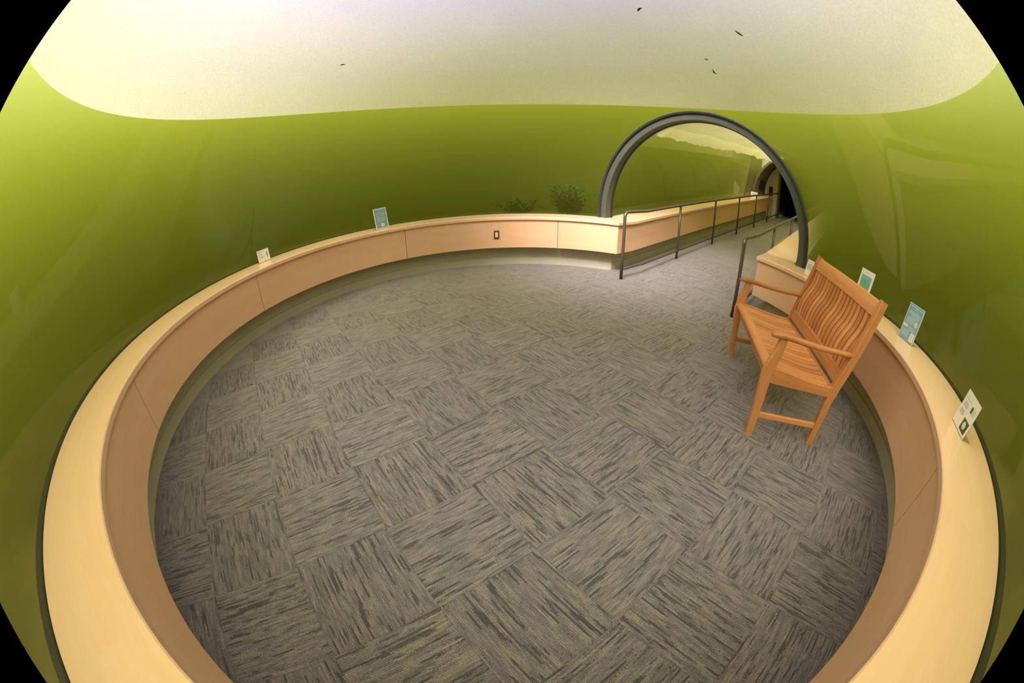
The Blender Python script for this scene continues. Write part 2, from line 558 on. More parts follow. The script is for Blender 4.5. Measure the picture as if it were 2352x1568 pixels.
# ------------------------------------------------------------------ floor
half = math.asin(1.20 / 3.06)
bm = bmesh.new()
ring_pts = [bm.verts.new((3.06 * math.cos(t), 3.06 * math.sin(t), 0)) for t in lin(AX + half, AX + 2 * PI - half, 120)]
bm.faces.new(ring_pts)
a0 = 3.06 * math.cos(half)
prevp = (ring_pts[-1], ring_pts[0])
for a in [3.1] + lin(3.2, 17.0, 24):
    zz = rise(min(a, A_END))
    q = (bm.verts.new(T(a, -1.2, zz)), bm.verts.new(T(a, 1.2, zz)))
    bm.faces.new((prevp[0], q[0], q[1], prevp[1]))
    prevp = q
bmesh.ops.recalc_face_normals(bm, faces=bm.faces[:])
for f in bm.faces:
    if f.normal.z < 0:
        f.normal_flip()
structure(obj('floor', bm, M_CARPET))

# ------------------------------------------------------------------ dome glass, silt-covered crown, gasket, foundation
def sphere_rows(R, z0, z1, nz, na, wob=None):
    rows = []
    t0, t1 = math.asin((z0 - ZC) / R), math.asin((z1 - ZC) / R)
    for t in lin(t0, t1, nz):
        rows.append([Vector((R * math.cos(t) * math.cos(2 * PI * k / na), R * math.cos(t) * math.sin(2 * PI * k / na), ZC + R * math.sin(t))) for k in range(na)])
    return rows
me = grid_mesh('dome_glass', sphere_rows(R_GL, 0.74, Z_FILM, 22, 160), closed_u=True)
bm = bmesh.new()
bm.from_mesh(me)
bmesh.ops.bisect_plane(bm, geom=bm.verts[:] + bm.edges[:] + bm.faces[:], dist=1e-5, plane_co=T(CUT, 0, 0), plane_no=T(1, 0, 0), clear_outer=True)
structure(obj('window_1', bm, M_GLASS, smooth=True))
rows = sphere_rows(R_GL, Z_FILM, ZC + R_GL * 0.9995, 30, 160)
structure(link('ceiling', grid_mesh('dome_crown', rows, closed_u=True), M_FILM, smooth=True))

def arc_strip(R0, z0, R1, z1, h0, h1, n=200):
    r = []
    for R, z, h in ((R0, z0, h0), (R1, z1, h1)):
        r.append([Vector((R * math.cos(t), R * math.sin(t), z)) for t in lin(AX + h, AX + 2 * PI - h, n)])
    return r
hg = math.asin(1.50 / 3.27)
bm = sweep(lambda i: [Vector((R * math.cos(t), R * math.sin(t), z)) for t in [AX + hg + (2 * PI - 2 * hg) * i / 159]
                      for R, z in ((3.243, 0.735), (3.243, 0.757), (3.246, 0.763), (3.30, 0.763), (3.30, 0.735))], 160)
structure(obj('trim_1', bm, M_BLACK))
# foundation wall under the glass and along the tunnel, seen only from outside
bm = sweep(lambda i: [Vector((R * math.cos(t), R * math.sin(t), z)) for t in [AX + hg + (2 * PI - 2 * hg) * i / 119]
                      for R, z in ((3.27, -0.1), (3.27, 0.736), (3.33, 0.736), (3.33, -0.1))], 120)
structure(obj('wall_foundation', bm, M_PLASTER))

# ------------------------------------------------------------------ ledge: curved counter round the dome and two straight ones along the tunnel
H_IN, H_OUT = math.asin(1.0 / R_IN), math.asin(1.43 / R_OUT)
H_APR = math.asin(1.018 / R_APR)
def ang(f, h):
    return AX + h + (2 * PI - 2 * h) * f
def f_of(az_deg, h):
    d = (math.radians(az_deg) - AX) % (2 * PI)
    return (d - h) / (2 * PI - 2 * h)
seams = [77.9, 122.4, 167.4, 211.3, 258.0, 306.9, 356.5]
counter = thing('curved_ledge', 'pale maple ledge curving right round the room below the glass, with a panelled front', 'counter', (0, 0, 0))
fr = [0.0] + [f_of(a, H_APR) for a in seams] + [1.0]
for i in range(len(fr) - 1):
    f0, f1 = fr[i] + (0.0002 if i else 0), fr[i + 1] - (0.0002 if i < len(fr) - 2 else 0)
    n = max(6, int((f1 - f0) * 150))
    def prof(k, f0=f0, f1=f1, n=n):
        f = f0 + (f1 - f0) * k / (n - 1)
        t = ang(f, H_APR)
        return [Vector((R * math.cos(t), R * math.sin(t), z)) for R, z in ((R_APR - .003, 0.298), (R_APR + .012, 0.716), (R_APR + 0.030, 0.716), (R_APR + 0.018, 0.298))]
    obj('apron_panel', sweep(prof, n), M_APRON, counter)
top_seams = [95.0, 150.0, 205.0, 250.0, 300.0, 345.0]
ft = [0.0] + [f_of(a, H_IN) for a in top_seams] + [1.0]
for i in range(len(ft) - 1):
    f0, f1 = ft[i], ft[i + 1]
    n = max(8, int((f1 - f0) * 170))
    def prof(k, f0=f0, f1=f1, n=n):
        f = f0 + (f1 - f0) * k / (n - 1)
        ti, to = ang(f, H_IN), ang(f, H_OUT)
        pts = []
        for R, z, t in ((R_IN + .001, 0.716, ti), (R_IN, 0.720, ti), (R_IN, 0.754, ti), (R_IN + 0.006, ZT, ti), (R_OUT, ZT, to), (R_OUT, 0.716, to)):
            pts.append(Vector((R * math.cos(t), R * math.sin(t), z)))
        return pts
    obj('ledge_top', sweep(prof, n), M_TOP, counter, autosmooth=25)
# recessed kick wall with a small step
hk = math.asin(1.185 / 3.02)
def kick_prof(k):
    t = AX + hk + (2 * PI - 2 * hk) * k / 149
    return [Vector((R * math.cos(t), R * math.sin(t), z)) for R, z in ((3.02, 0.0), (3.02, 0.108), (3.034, 0.112), (3.034, 0.716), (3.07, 0.716), (3.07, 0.0))]
obj('kick_wall', sweep(kick_prof, 150), M_KICK, counter, autosmooth=40)

for side, nm in ((1, 'left'), (-1, 'right')):
    c2 = thing('tunnel_ledge', 'sloping pale maple ledge running up the %s side of the tunnel' % nm, 'counter', T(2.65, side * 1.0, 0))
    base = c2.location.copy()
    st = [2.66, 3.1] + lin(4.0, 12.62, 10)
    def tp(a, l, z):
        return T(a, l, z) - base
    def top_prof(k):
        a = st[k]
        ao = 2.90 if k == 0 else a
        ai = R_IN * math.cos(H_IN) + 0.003 if k == 0 else a
        zi, zo = rise(ai), rise(ao)
        return [tp(ai, side * 1.0, 0.716 + zi), tp(ai, side * 1.0, 0.754 + zi), tp(ai, side * 1.006, ZT + zi), tp(ao, side * 1.425, ZT + zo), tp(ao, side * 1.425, 0.716 + zo)]
    obj('ledge_top', sweep(top_prof, len(st)), M_TOP, c2)
    ps = [2.668, 5.1, 7.6, 10.1, 12.6]
    for p0, p1 in zip(ps, ps[1:]):
        ss = [p0 + .001] + ([3.1] if p0 < 3 else []) + [p1 - .001]
        def pr(k, ss=ss):
            a = ss[k]
            return [tp(a, side * 1.018, 0.298 + rise(a)), tp(a, side * 1.028, 0.716 + rise(a)), tp(a, side * 1.042, 0.716 + rise(a)), tp(a, side * 1.036, 0.298 + rise(a))]
        obj('apron_panel', sweep(pr, len(ss)), M_APRON, c2)
    ks = [2.778, 3.1, 12.6]
    def kp(k):
        a = ks[k]
        return [tp(a, side * l, z + rise(a)) for l, z in ((1.185, 0.0), (1.185, 0.108), (1.197, 0.112), (1.197, 0.716), (1.23, 0.716), (1.23, 0.0))]
    obj('kick_wall', sweep(kp, 3), M_KICK, c2)
    bmw = bmesh.new()
    pts = []
    for a in (2.9, 3.1, 12.8):
        pts.append((T(a, side * 1.44, -0.1), T(a, side * 1.44, 0.755 + rise(a)), T(a, side * 1.50, 0.755 + rise(a)), T(a, side * 1.50, -0.1)))
    obj_w = obj('wall_tunnel_' + nm, sweep(lambda k: pts[k], 3), M_PLASTER)
    structure(obj_w)
    bmw.free()

# ------------------------------------------------------------------ ring where the tunnel meets the dome
ring = thing('tunnel_ring', 'dark green-grey steel arch where the tunnel joins the glass dome', 'arch', T(CUT, 0, 0))
def arc_ring(prof2d, lat0=-0.03, zc=ZC, n=72, zlow=0.762):
    """prof2d: list of (radius, along); swept over the upper half, ends resting on the ledge."""
    def pr(k):
        pts = []
        for R, a in prof2d:
            lo = math.asin((zlow - zc) / R)
            th = lo + (PI - 2 * lo) * k / (n - 1)
            pts.append(T(a, lat0 + R * math.cos(th), zc + R * math.sin(th)) - T(CUT, 0, 0))
        return pts
    return sweep(pr, n)
obj('gasket', arc_ring([(1.545, CUT - 0.05), (1.552, CUT - 0.035), (1.552, CUT + 0.03), (1.516, CUT + 0.03), (1.516, CUT - 0.035), (1.520, CUT - 0.05), (1.528, CUT - 0.052), (1.531, CUT - 0.044), (1.535, CUT - 0.044), (1.538, CUT - 0.052)]), M_GASKET, ring, autosmooth=35)
obj('flange', arc_ring([(1.517, CUT - 0.01), (1.517, CUT + 0.12), (1.43, CUT + 0.12), (1.43, CUT - 0.004), (1.436, CUT - 0.01)]), M_RING, ring, autosmooth=35)
obj('seal', arc_ring([(1.445, CUT + 0.12), (1.445, CUT + 0.16), (1.424, CUT + 0.16), (1.424, CUT + 0.12)]), M_BLACK, ring, autosmooth=35)

# ------------------------------------------------------------------ tunnel tube
R_T = 1.43
def tube_rows(a0_, a1_, th0, th1, na, nt_, jag=None, R=R_T):
    rows = []
    for a in lin(a0_, a1_, na):
        r = []
        for k in range(nt_):
            f = k / (nt_ - 1)
            t0_, t1_ = th0, th1
            if jag:
                t0_, t1_ = jag(a)
            th = math.radians(t0_ + (t1_ - t0_) * f)
            r.append(T(a, -0.02 + R * math.cos(th), ZC + rise(a) + R * math.sin(th)))
        rows.append(r)
    return rows
from mathutils import noise as mnoise
def jagL(a):
    return 55.5 + 3.2 * mnoise.noise(Vector((a * 1.7, 0.3, 0))) + 2.4 * mnoise.noise(Vector((a * 6.0, 4.3, 0))) + 1.3 * mnoise.noise(Vector((a * 17.0, 9.3, 0)))
def jagM(a):
    return 70 + 2.2 * mnoise.noise(Vector((a * 1.1, 20.3, 0))) + 1.0 * mnoise.noise(Vector((a * 8.0, 2.3, 0)))
A_G = 11.3
low = lambda a: math.degrees(math.asin((ZT - 0.004 - ZC) / R_T))
structure(link('window_2', grid_mesh('tube_left', tube_rows(2.99, A_G, 0, 0, 420, 16, lambda a: (low(a), jagL(a)))), M_GLASS, smooth=True))
structure(link('window_3', grid_mesh('tube_right', tube_rows(2.99, A_G, 0, 0, 420, 16, lambda a: (180 - jagL(a), 180 - low(a)))), M_GLASS, smooth=True))
structure(link('ceiling_tunnel', grid_mesh('tube_crown', tube_rows(2.99, A_G, 0, 0, 420, 6, lambda a: (jagL(a), jagM(a)))), M_FILM2, smooth=True))
structure(link('ceiling_tunnel_top', grid_mesh('tube_crown_top', tube_rows(2.99, A_G, 0, 0, 420, 16, lambda a: (jagM(a), 180 - jagM(a)))), M_FILM3, smooth=True))
structure(link('ceiling_tunnel_side', grid_mesh('tube_crown_side', tube_rows(2.99, A_G, 0, 0, 420, 6, lambda a: (180 - jagM(a), 180 - jagL(a)))), M_FILM2, smooth=True))
# opaque last section
def liner(k):
    th = math.radians(-6 + 192 * k / 40)
    out_ = []
    for R, a in ((R_T, A_G), (R_T, A_END + .02), (R_T + 0.08, A_END + .02), (R_T + 0.08, A_G)):
        out_.append(T(a, -0.02 + R * math.cos(th), ZC + rise(a) + R * math.sin(th)))
    return out_
structure(obj('wall_tunnel_lining', sweep(liner, 41), M_LINER, autosmooth=35))
er = thing('end_ring', 'thin black arched seal at the far end of the tunnel', 'arch', T(A_END, 0, 0))
def endr(k):
    th = math.radians(-6 + 192 * k / 40)
    return [T(a, -0.02 + R * math.cos(th), ZC + rise(a) + R * math.sin(th)) - er.location for R, a in ((R_T - 0.03, A_END - .03), (R_T - 0.03, A_END + .02), (R_T, A_END + .02), (R_T, A_END - .03))]
obj('seal', sweep(endr, 41), M_BLACK, er)

# end wall with a dark doorway, and the dark room behind it
zf = rise(A_END)
bm = bmesh.new()
for l0, l1, z0, z1 in ((0.86, 2.2, zf - 0.3, 3.6), (-2.2, -0.86, zf - 0.3, 3.6), (-0.86, 0.86, zf + 2.25, 3.6)):
    b = box_bm(0, 0.25, l0, l1, z0, z1)
    me = bpy.data.meshes.new('t')
    b.to_mesh(me)
    b.free()
    bm.from_mesh(me)
me = bpy.data.meshes.new('end_wall')
bm.to_mesh(me)
bm.free()
ew = link('wall_tunnel_end', me, M_PLASTER, loc=T(A_END + 0.03, 0, 0))
ew.rotation_euler = (0, 0, AX)
structure(ew)
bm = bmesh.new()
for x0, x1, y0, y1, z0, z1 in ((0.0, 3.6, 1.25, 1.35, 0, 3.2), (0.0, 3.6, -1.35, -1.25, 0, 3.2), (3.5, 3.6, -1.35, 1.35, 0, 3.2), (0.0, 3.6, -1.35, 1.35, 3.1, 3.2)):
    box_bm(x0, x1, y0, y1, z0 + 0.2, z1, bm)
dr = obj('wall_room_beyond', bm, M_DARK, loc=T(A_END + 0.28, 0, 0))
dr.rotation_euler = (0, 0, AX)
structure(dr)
# door frame on the left jamb
bm = box_bm(0, 0.30, 0.80, 0.87, zf, zf + 2.27)
box_bm(0, 0.30, -0.87, -0.80, zf, zf + 2.27, bm)
box_bm(0, 0.30, -0.80, 0.80, zf + 2.20, zf + 2.27, bm)
df = obj('door_1', bm, simple('dim_jamb', (0.20, 0.17, 0.10), 0.7), loc=T(A_END + 0.01, 0, 0))
df.rotation_euler = (0, 0, AX)
structure(df)

# black panel hung on the curved lining and a smaller one on the end wall
pz = math.radians(11)
pn = thing('wall_panel', 'black square panel on the olive lining near the end of the tunnel', 'panel', T(12.1, -0.02 + (R_T - 0.03) * math.cos(pz), ZC + rise(12.1) + (R_T - 0.03) * math.sin(pz)))
bm = box_bm(-0.28, 0.28, -0.02, 0.02, -0.17, 0.17, bev=0.006)
o = obj('frame', bm, M_BLACK, pn)
bm = box_bm(-0.25, 0.25, -0.026, -0.018, -0.14, 0.14)
obj('screen', bm, M_SCREEN, pn)
pn.rotation_euler = (pz, 0, AX)
pn2 = thing('switch_panel', 'small dark panel with stacked square windows on the cream end wall', 'panel', T(A_END + 0.02, 1.13, 1.66), AX)
obj('frame', box_bm(-0.02, 0.0, -0.075, 0.075, -0.17, 0.17, bev=0.004), M_BLACK, pn2)
for k in range(3):
    obj('pane', box_bm(-0.026, -0.019, -0.05, 0.05, -0.145 + k * 0.1, -0.065 + k * 0.1), M_SCREEN, pn2)

# ------------------------------------------------------------------ handrails
def handrail(start_a, lat, n_posts, label, pitch=1.71, last_tail=0.0):
    t = thing('handrail', label, 'handrail', T(start_a, lat, 0))
    b0 = t.location.copy()
    P = lambda a, z: T(a, lat, z) - b0
    r = 0.0225
    aa = [start_a + pitch * k for k in range(n_posts)]
    ztop = 0.94
    path = [P(start_a, 0), P(start_a, 0.4), P(start_a, ztop - 0.07)]
    for k in range(1, 7):
        th = PI / 2 * k / 6
        path.append(P(start_a + 0.07 * (1 - math.cos(th)), ztop - 0.07 + 0.07 * math.sin(th)))
    a_l = aa[-1]
    for a in [3.1] + [x for x in lin(3.8, a_l - 0.07, 8)]:
        path.append(P(a, ztop + rise(a)))
    zl = ztop + rise(a_l)
    for k in range(1, 7):
        th = PI / 2 * k / 6
        path.append(P(a_l - 0.07 + 0.07 * math.sin(th), zl - 0.07 + 0.07 * math.cos(th)))
    path.append(P(a_l, rise(a_l)))
    obj('top_rail', tube_bm(path, r), M_RAIL, t, smooth=True)
    obj('bottom_rail', tube_bm([P(start_a, 0.145), P(3.1, 0.145)] + [P(a, 0.145 + rise(a)) for a in lin(4, a_l, 6)], 0.019), M_RAIL, t, smooth=True)
    for a in aa[1:-1]:
        obj('post', tube_bm([P(a, rise(a)), P(a, rise(a) + 0.5), P(a, ztop + rise(a) - 0.01)], 0.020), M_RAIL, t, smooth=True)
    return t
handrail(2.516, 0.815, 7, 'long bronze handrail on the left side of the ramp')
handrail(2.49, -0.865, 7, 'bronze handrail on the right side of the ramp, behind the wooden bench')

# ------------------------------------------------------------------ wooden bench
B0 = Vector((1.44089, -1.09382, 0))
W = 1.232
bench = thing('garden_bench', 'teak slatted garden bench with curved arms standing on the carpet', 'bench', B0, math.radians(67.62))
# local x = along the width (towards the tunnel), local y = towards the room: so depth d is -y
def L(w, d, z):
    return Vector((w, -d, z))
TH = 0.046
def side_sweep(pts, w0, w1, name, parent=bench):
    """pts: list of (d, z, half depth, half height dir) centre line in the d-z plane with thickness across it."""
    def pr(k):
        d, z, h = pts[k]
        d0, z0, _ = pts[max(k - 1, 0)]
        d1, z1, _ = pts[min(k + 1, len(pts) - 1)]
        tx, tz = d1 - d0, z1 - z0
        ln = math.hypot(tx, tz)
        nx, nz = -tz / ln, tx / ln
        e_ = 0.005
        out_ = []
        for sw, sh in ((w0 + e_, -1), (w0, -1 + e_ / h), (w0, 1 - e_ / h), (w0 + e_, 1), (w1 - e_, 1), (w1, 1 - e_ / h), (w1, -1 + e_ / h), (w1 - e_, -1)):
            out_.append(L(sw, d + nx * h * sh, z + nz * h * sh))
        return out_
    return obj(name, sweep(pr, len(pts)), M_TEAK, parent, autosmooth=40)
slant = 0.285
def back_d(z):
    return 0.545 + slant * (z - 0.45)
for w0 in (0.0, W - TH):
    w1 = w0 + TH
    front = [(0.028, 0.0, 0.024), (0.016, 0.20, 0.028), (0.006, 0.38, 0.034), (0.004, 0.46, 0.036), (0.022, 0.54, 0.033), (0.042, 0.62, 0.028), (0.054, 0.695, 0.024)]
    side_sweep(front, w0, w1, 'leg')
    rear = [(0.522, 0.0, 0.024), (0.524, 0.20, 0.026), (0.528, 0.34, 0.030), (0.548, 0.45, 0.034), (back_d(0.60), 0.60, 0.032), (back_d(0.85), 0.85, 0.030), (back_d(1.07), 1.07, 0.028)]
    side_sweep(rear, w0, w1, 'leg')
    # side rail of the seat with a dished top edge
    n = 18
    def rail_prof(k, w0=w0, w1=w1):
        d = 0.015 + 0.50 * k / (n - 1)
        f = k / (n - 1)
        top = 0.502 - 0.052 * (f * f * (3 - 2 * f)) - 0.006 * math.sin(PI * f)
        bot = 0.402 - 0.024 * f
        wa, wb = w0 + 0.008, w1 - 0.012
        return [L(wa, d, bot), L(wa, d, top - .004), L(wa + .004, d, top), L(wb - .004, d, top), L(wb, d, top - .004), L(wb, d, bot)]
    obj('side_rail', sweep(rail_prof, n), M_TEAK, bench, autosmooth=40)
    side_sweep([(0.02, 0.158, 0.021), (0.26, 0.15, 0.021), (0.51, 0.142, 0.021)], w0 + 0.012, w1 - 0.012, 'stretcher')
    # arm: broad rounded front, thin tail let into the back post
    arm = [(-0.035, 0.706, 0.012, 0.008), (-0.025, 0.710, 0.026, 0.014), (0.0, 0.714, 0.034, 0.019), (0.05, 0.716, 0.037, 0.021), (0.11, 0.709, 0.035, 0.019), (0.19, 0.698, 0.030, 0.017), (0.30, 0.688, 0.026, 0.016), (0.42, 0.684, 0.024, 0.016), (0.52, 0.684, 0.023, 0.016), (0.61, 0.686, 0.022, 0.016)]
    wc = (w0 + w1) / 2
    def arm_prof(k):
        d, z, hw, hh = arm[k]
        return [L(wc + hw * math.copysign(abs(math.cos(q)) ** 0.7, math.cos(q)), d, z + hh * math.copysign(abs(math.sin(q)) ** 0.7, math.sin(q))) for q in [2 * PI * j / 16 for j in range(16)]]
    obj('arm', sweep(arm_prof, len(arm)), M_TEAK, bench, smooth=True)
# front apron and rounded nosing
obj('front_rail', box_bm(TH - .01, W - TH + .01, -0.040, -0.016, 0.392, 0.470, bev=0.004, axis=0), M_TEAK, bench)
def nose(k):
    w = TH - 0.02 + (W - 2 * TH + 0.04) * k
    return [L(w, d, z) for d, z in ((-0.012, 0.463), (-0.018, 0.475), (-0.016, 0.489), (-0.004, 0.501), (0.015, 0.505), (0.048, 0.503), (0.05, 0.478), (0.02, 0.466))]
obj('front_nosing', sweep(nose, 2), M_TEAK, bench, autosmooth=50)
def brail(k):
    w = TH - 0.02 + (W - 2 * TH + 0.04) * k
    return [L(w, d, z) for d, z in ((0.496, 0.415), (0.496, 0.449), (0.500, 0.455), (0.516, 0.455), (0.521, 0.450), (0.521, 0.415))]
obj('rear_seat_rail', sweep(brail, 2), M_TEAK, bench, autosmooth=50)
# seat slats
NS = 18
x0, x1 = TH + 0.002, W - TH - 0.002
pitch = (x1 - x0) / NS
def seat_z(d):
    f = min(1, max(0, (d - 0.015) / 0.5))
    return 0.502 - 0.052 * (f * f * (3 - 2 * f)) - 0.014 * math.sin(PI * f) - 0.002
slat_me = None
for i in range(NS):
    wa, wb = x0 + pitch * i + 0.0072, x0 + pitch * (i + 1) - 0.0072
    if slat_me is None:
        n = 20
        def sp_(k):
            d = 0.046 + 0.452 * k / (n - 1)
            z = seat_z(d)
            return [L(0, d, z - .026), L(0, d, z - .004), L(.004, d, z), L(wb - wa - .004, d, z), L(wb - wa, d, z - .004), L(wb - wa, d, z - .026)]
        o = obj('seat_slat', sweep(sp_, n), M_TEAK, bench, autosmooth=40)
        slat_me = o.data
    else:
        o = bpy.data.objects.new('seat_slat', slat_me)
        COL.objects.link(o)
        o.parent = bench
    o.location = (wa, 0, 0)
# back: lower rail, crest rail, curved slats
def lowb(k):
    w = TH - 0.015 + (W - 2 * TH + 0.03) * k
    out_ = []
    for dz, t in ((0, -.014), (0.08, -.014), (0.086, -.006), (0.08, .014), (0, .014)):
        z = 0.472 + dz
        out_.append(L(w, back_d(z) - 0.012 + t, z))
    return out_
obj('lower_back_rail', sweep(lowb, 2), M_TEAK, bench, autosmooth=40)
def crest(k):
    w = TH - 0.015 + (W - 2 * TH + 0.03) * k
    out_ = []
    for z, t in ((0.955, -.016), (1.048, -.016), (1.054, -.009), (1.054, .012), (0.955, .014)):
        out_.append(L(w, back_d(z) + t, z))
    return out_
obj('crest_rail', sweep(crest, 2), M_TEAK, bench, autosmooth=40)
bs_me = None
for i in range(NS):
    wa, wb = x0 + pitch * i + 0.0078, x0 + pitch * (i + 1) - 0.0078
    if bs_me is None:
        n = 22
        def bp_(k):
            z = 0.535 + 0.43 * k / (n - 1)
            f = k / (n - 1)
            # lumbar swell forward low down, hollow higher up
            off = -0.018 * math.sin(PI * min(1, f / 0.62)) ** 1.3 + 0.012 * math.sin(PI * max(0, (f - 0.5) / 0.5)) if f < 1 else 0
            d = back_d(z) + off
            return [L(0, d - .008, z), L(0, d + .008, z), L(wb - wa, d + .008, z), L(wb - wa, d - .008, z), L(wb - wa - .004, d - .011, z), L(.004, d - .011, z)]
        o = obj('back_slat', sweep(bp_, n), M_TEAK, bench, autosmooth=40)
        bs_me = o.data
    else:
        o = bpy.data.objects.new('back_slat', bs_me)
        COL.objects.link(o)
        o.parent = bench
    o.location = (wa, 0, 0)

# ------------------------------------------------------------------ signs on the ledge
def quad(bm, x0, x1, z0, z1, y, mi):
    vs_ = [bm.verts.new(p) for p in ((x0, y, z0), (x1, y, z0), (x1, y, z1), (x0, y, z1))]
    f = bm.faces.new(vs_)
    f.material_index = mi
def disc(bm, cx_, cz_, rx, rz, y, mi, n=20):
    f = bm.faces.new([bm.verts.new((cx_ + rx * math.cos(2 * PI * k / n), y, cz_ + rz * math.sin(2 * PI * k / n))) for k in range(n)])
    f.material_index = mi
SM = [M_PAPER, M_BLUE, M_TXT, M_TXTD, M_PALE, M_INK, M_PRINT]
def sign(loc, face_deg, w, h, label, kind, lean=9.0):
    """face_deg: the direction (world azimuth) the printed side looks to."""
    t = thing('ledge_sign', label, 'sign', loc, math.radians(face_deg + 90), 'small signs in clear holders along the ledge')
    ln = math.radians(lean)
    h2 = 0.006
    # clear L-shaped holder: leaning back plate and foot
    bm = box_bm(-w / 2 - .002, w / 2 + .002, -0.0005, 0.0025, 0, h + .004)
    bmesh.ops.rotate(bm, verts=bm.verts[:], cent=(0, 0, 0), matrix=Matrix.Rotation(-ln, 3, 'X'))
    box_bm(-w / 2 - .002, w / 2 + .002, 0.0, 0.07, -0.0015, 0.0015, bm)
    bmesh.ops.translate(bm, verts=bm.verts[:], vec=(0, 0, 0.002))
    obj('holder', bm, M_CLEAR, t)
    bm = box_bm(-w / 2, w / 2, -0.0035, -0.0015, 0.001, h)
    Q = lambda a, b, c, d, mi, k=1: quad(bm, -w / 2 + a * w, -w / 2 + b * w, c * h, d * h, -0.0036 - 0.0003 * k, mi)
    rnd = random.Random(int(abs(loc[0]) * 1000))
    def lines(a, b, ztop, n, step, mi, k=2, ragged=0.12):
        for i in range(n):
            e = b - rnd.random() * ragged * (b - a)
            Q(a, e, ztop - i * step - step * 0.5, ztop - i * step, mi, k)
    if kind == 'blue_bordered':
        Q(.06, .94, .04, .96, 1)
        lines(.20, .82, .925, 1, .035, 2)
        lines(.36, .62, .87, 1, .035, 2)
        lines(.17, .84, .80, 7, .030, 2)
        lines(.17, .84, .56, 8, .030, 2)
        Q(.42, .66, .11, .26, 0, 2)
        lines(.46, .63, .24, 4, .026, 3, 3)
    elif kind == 'blue_full':
        Q(.02, .97, .0, .99, 1)
        lines(.10, .92, .94, 1, .04, 2)
        lines(.38, .66, .87, 1, .035, 2)
        lines(.12, .90, .80, 3, .035, 2)
        lines(.30, .88, .70, 3, .035, 2)
        lines(.12, .66, .62, 6, .03, 2)
        disc(bm, w * .27, h * .52, w * .11, h * .075, -0.0043, 4)
        disc(bm, w * .29, h * .51, w * .03, h * .02, -0.0046, 3)
        Q(.05, .33, .34, .41, 0, 2)
        lines(.09, .29, .39, 2, .022, 3, 3)
        lines(.38, .88, .40, 4, .03, 2)
        lines(.08, .60, .27, 6, .03, 2)
        Q(.68, .92, .05, .27, 0, 2)
        lines(.72, .88, .24, 6, .028, 3, 3)
    elif kind == 'print':
        lines(.34, .66, .93, 1, .022, 3)
        Q(.13, .87, .16, .84, 6)
    elif kind == 'species_small':
        lines(.10, .36, .88, 3, .045, 3)
        lines(.10, .44, .66, 3, .045, 3)
        lines(.10, .50, .44, 3, .045, 3)
        disc(bm, w * .30, h * .52, w * .035, h * .24, -0.0042, 5)
        lines(.88, .95, .70, 2, .05, 3)
    elif kind == 'species_wide':
        lines(.40, .92, .94, 0, .03, 3)
        lines(.12, .50, .80, 1, .03, 3)
        lines(.12, .42, .70, 4, .04, 3)
        lines(.10, .40, .48, 4, .04, 3)
        Q(.52, .92, .06, .40, 5)
        disc(bm, w * .20, h * .24, w * .10, h * .11, -0.0043, 4)
        Q(.60, .90, .60, .78, 4)
        Q(.60, .70, .60, .78, 5, 2)
    elif kind == 'plain_text':
        lines(.15, .60, .88, 1, .03, 3)
        lines(.12, .80, .76, 8, .05, 3)
    bmesh.ops.rotate(bm, verts=bm.verts[:], cent=(0, 0, 0), matrix=Matrix.Rotation(-ln, 3, 'X'))
    bmesh.ops.translate(bm, verts=bm.verts[:], vec=(0, 0, 0.003))
    obj('printed_sheet', bm, SM, t)
    return t
ZS = ZT + 0.0005
sign((-1.848, 2.405, ZS), -29.4, 0.240, 0.292, 'blue sign with a white border in a clear holder, standing on the far ledge', 'blue_bordered')
sign((-2.966, 1.066, ZS), -19.7, 0.180, 0.145, 'small white landscape sign with a dark oval picture, on the ledge at the left', 'species_small')
sign((2.842, -1.224, ZS), 167.7, 0.192, 0.285, 'blue sign without border, on the ledge just past the bench end', 'blue_full')
sign((2.085, -2.195, ZS), 138.8, 0.204, 0.190, 'white sign with two small pictures, on the ledge nearest the camera at the right', 'species_wide')
sign((2.985, -0.50, ZS), 165.0, 0.225, 0.325, 'white sign with a green lake picture, behind the back of the bench', 'print')
sign((2.925, 0.235, ZS), 170.0, 0.150, 0.170, 'white text sign on the ledge beside the foot of the arch', 'plain_text')
sign((T(10.15, 1.10).x, T(10.15, 1.10).y, ZT + rise(10.15) + 0.004), 39.4 + 205, 0.22, 0.20, 'small white sign far up the sloping ledge in the tunnel', 'plain_text')

# ------------------------------------------------------------------ light switch on the apron
az = math.atan2(2.835, -0.288)
sw = thing('light_switch', 'ivory rocker switch in a bronze plate on the ledge front', 'switch', (2.852 * math.cos(az), 2.852 * math.sin(az), 0.498), az - PI / 2)
obj('plate', box_bm(-0.040, 0.040, -0.008, 0.002, -0.064, 0.064, bev=0.003), M_PLATE, sw)
obj('rocker', box_bm(-0.019, 0.019, -0.013, -0.006, -0.036, 0.036, bev=0.002), M_IVORY, sw)

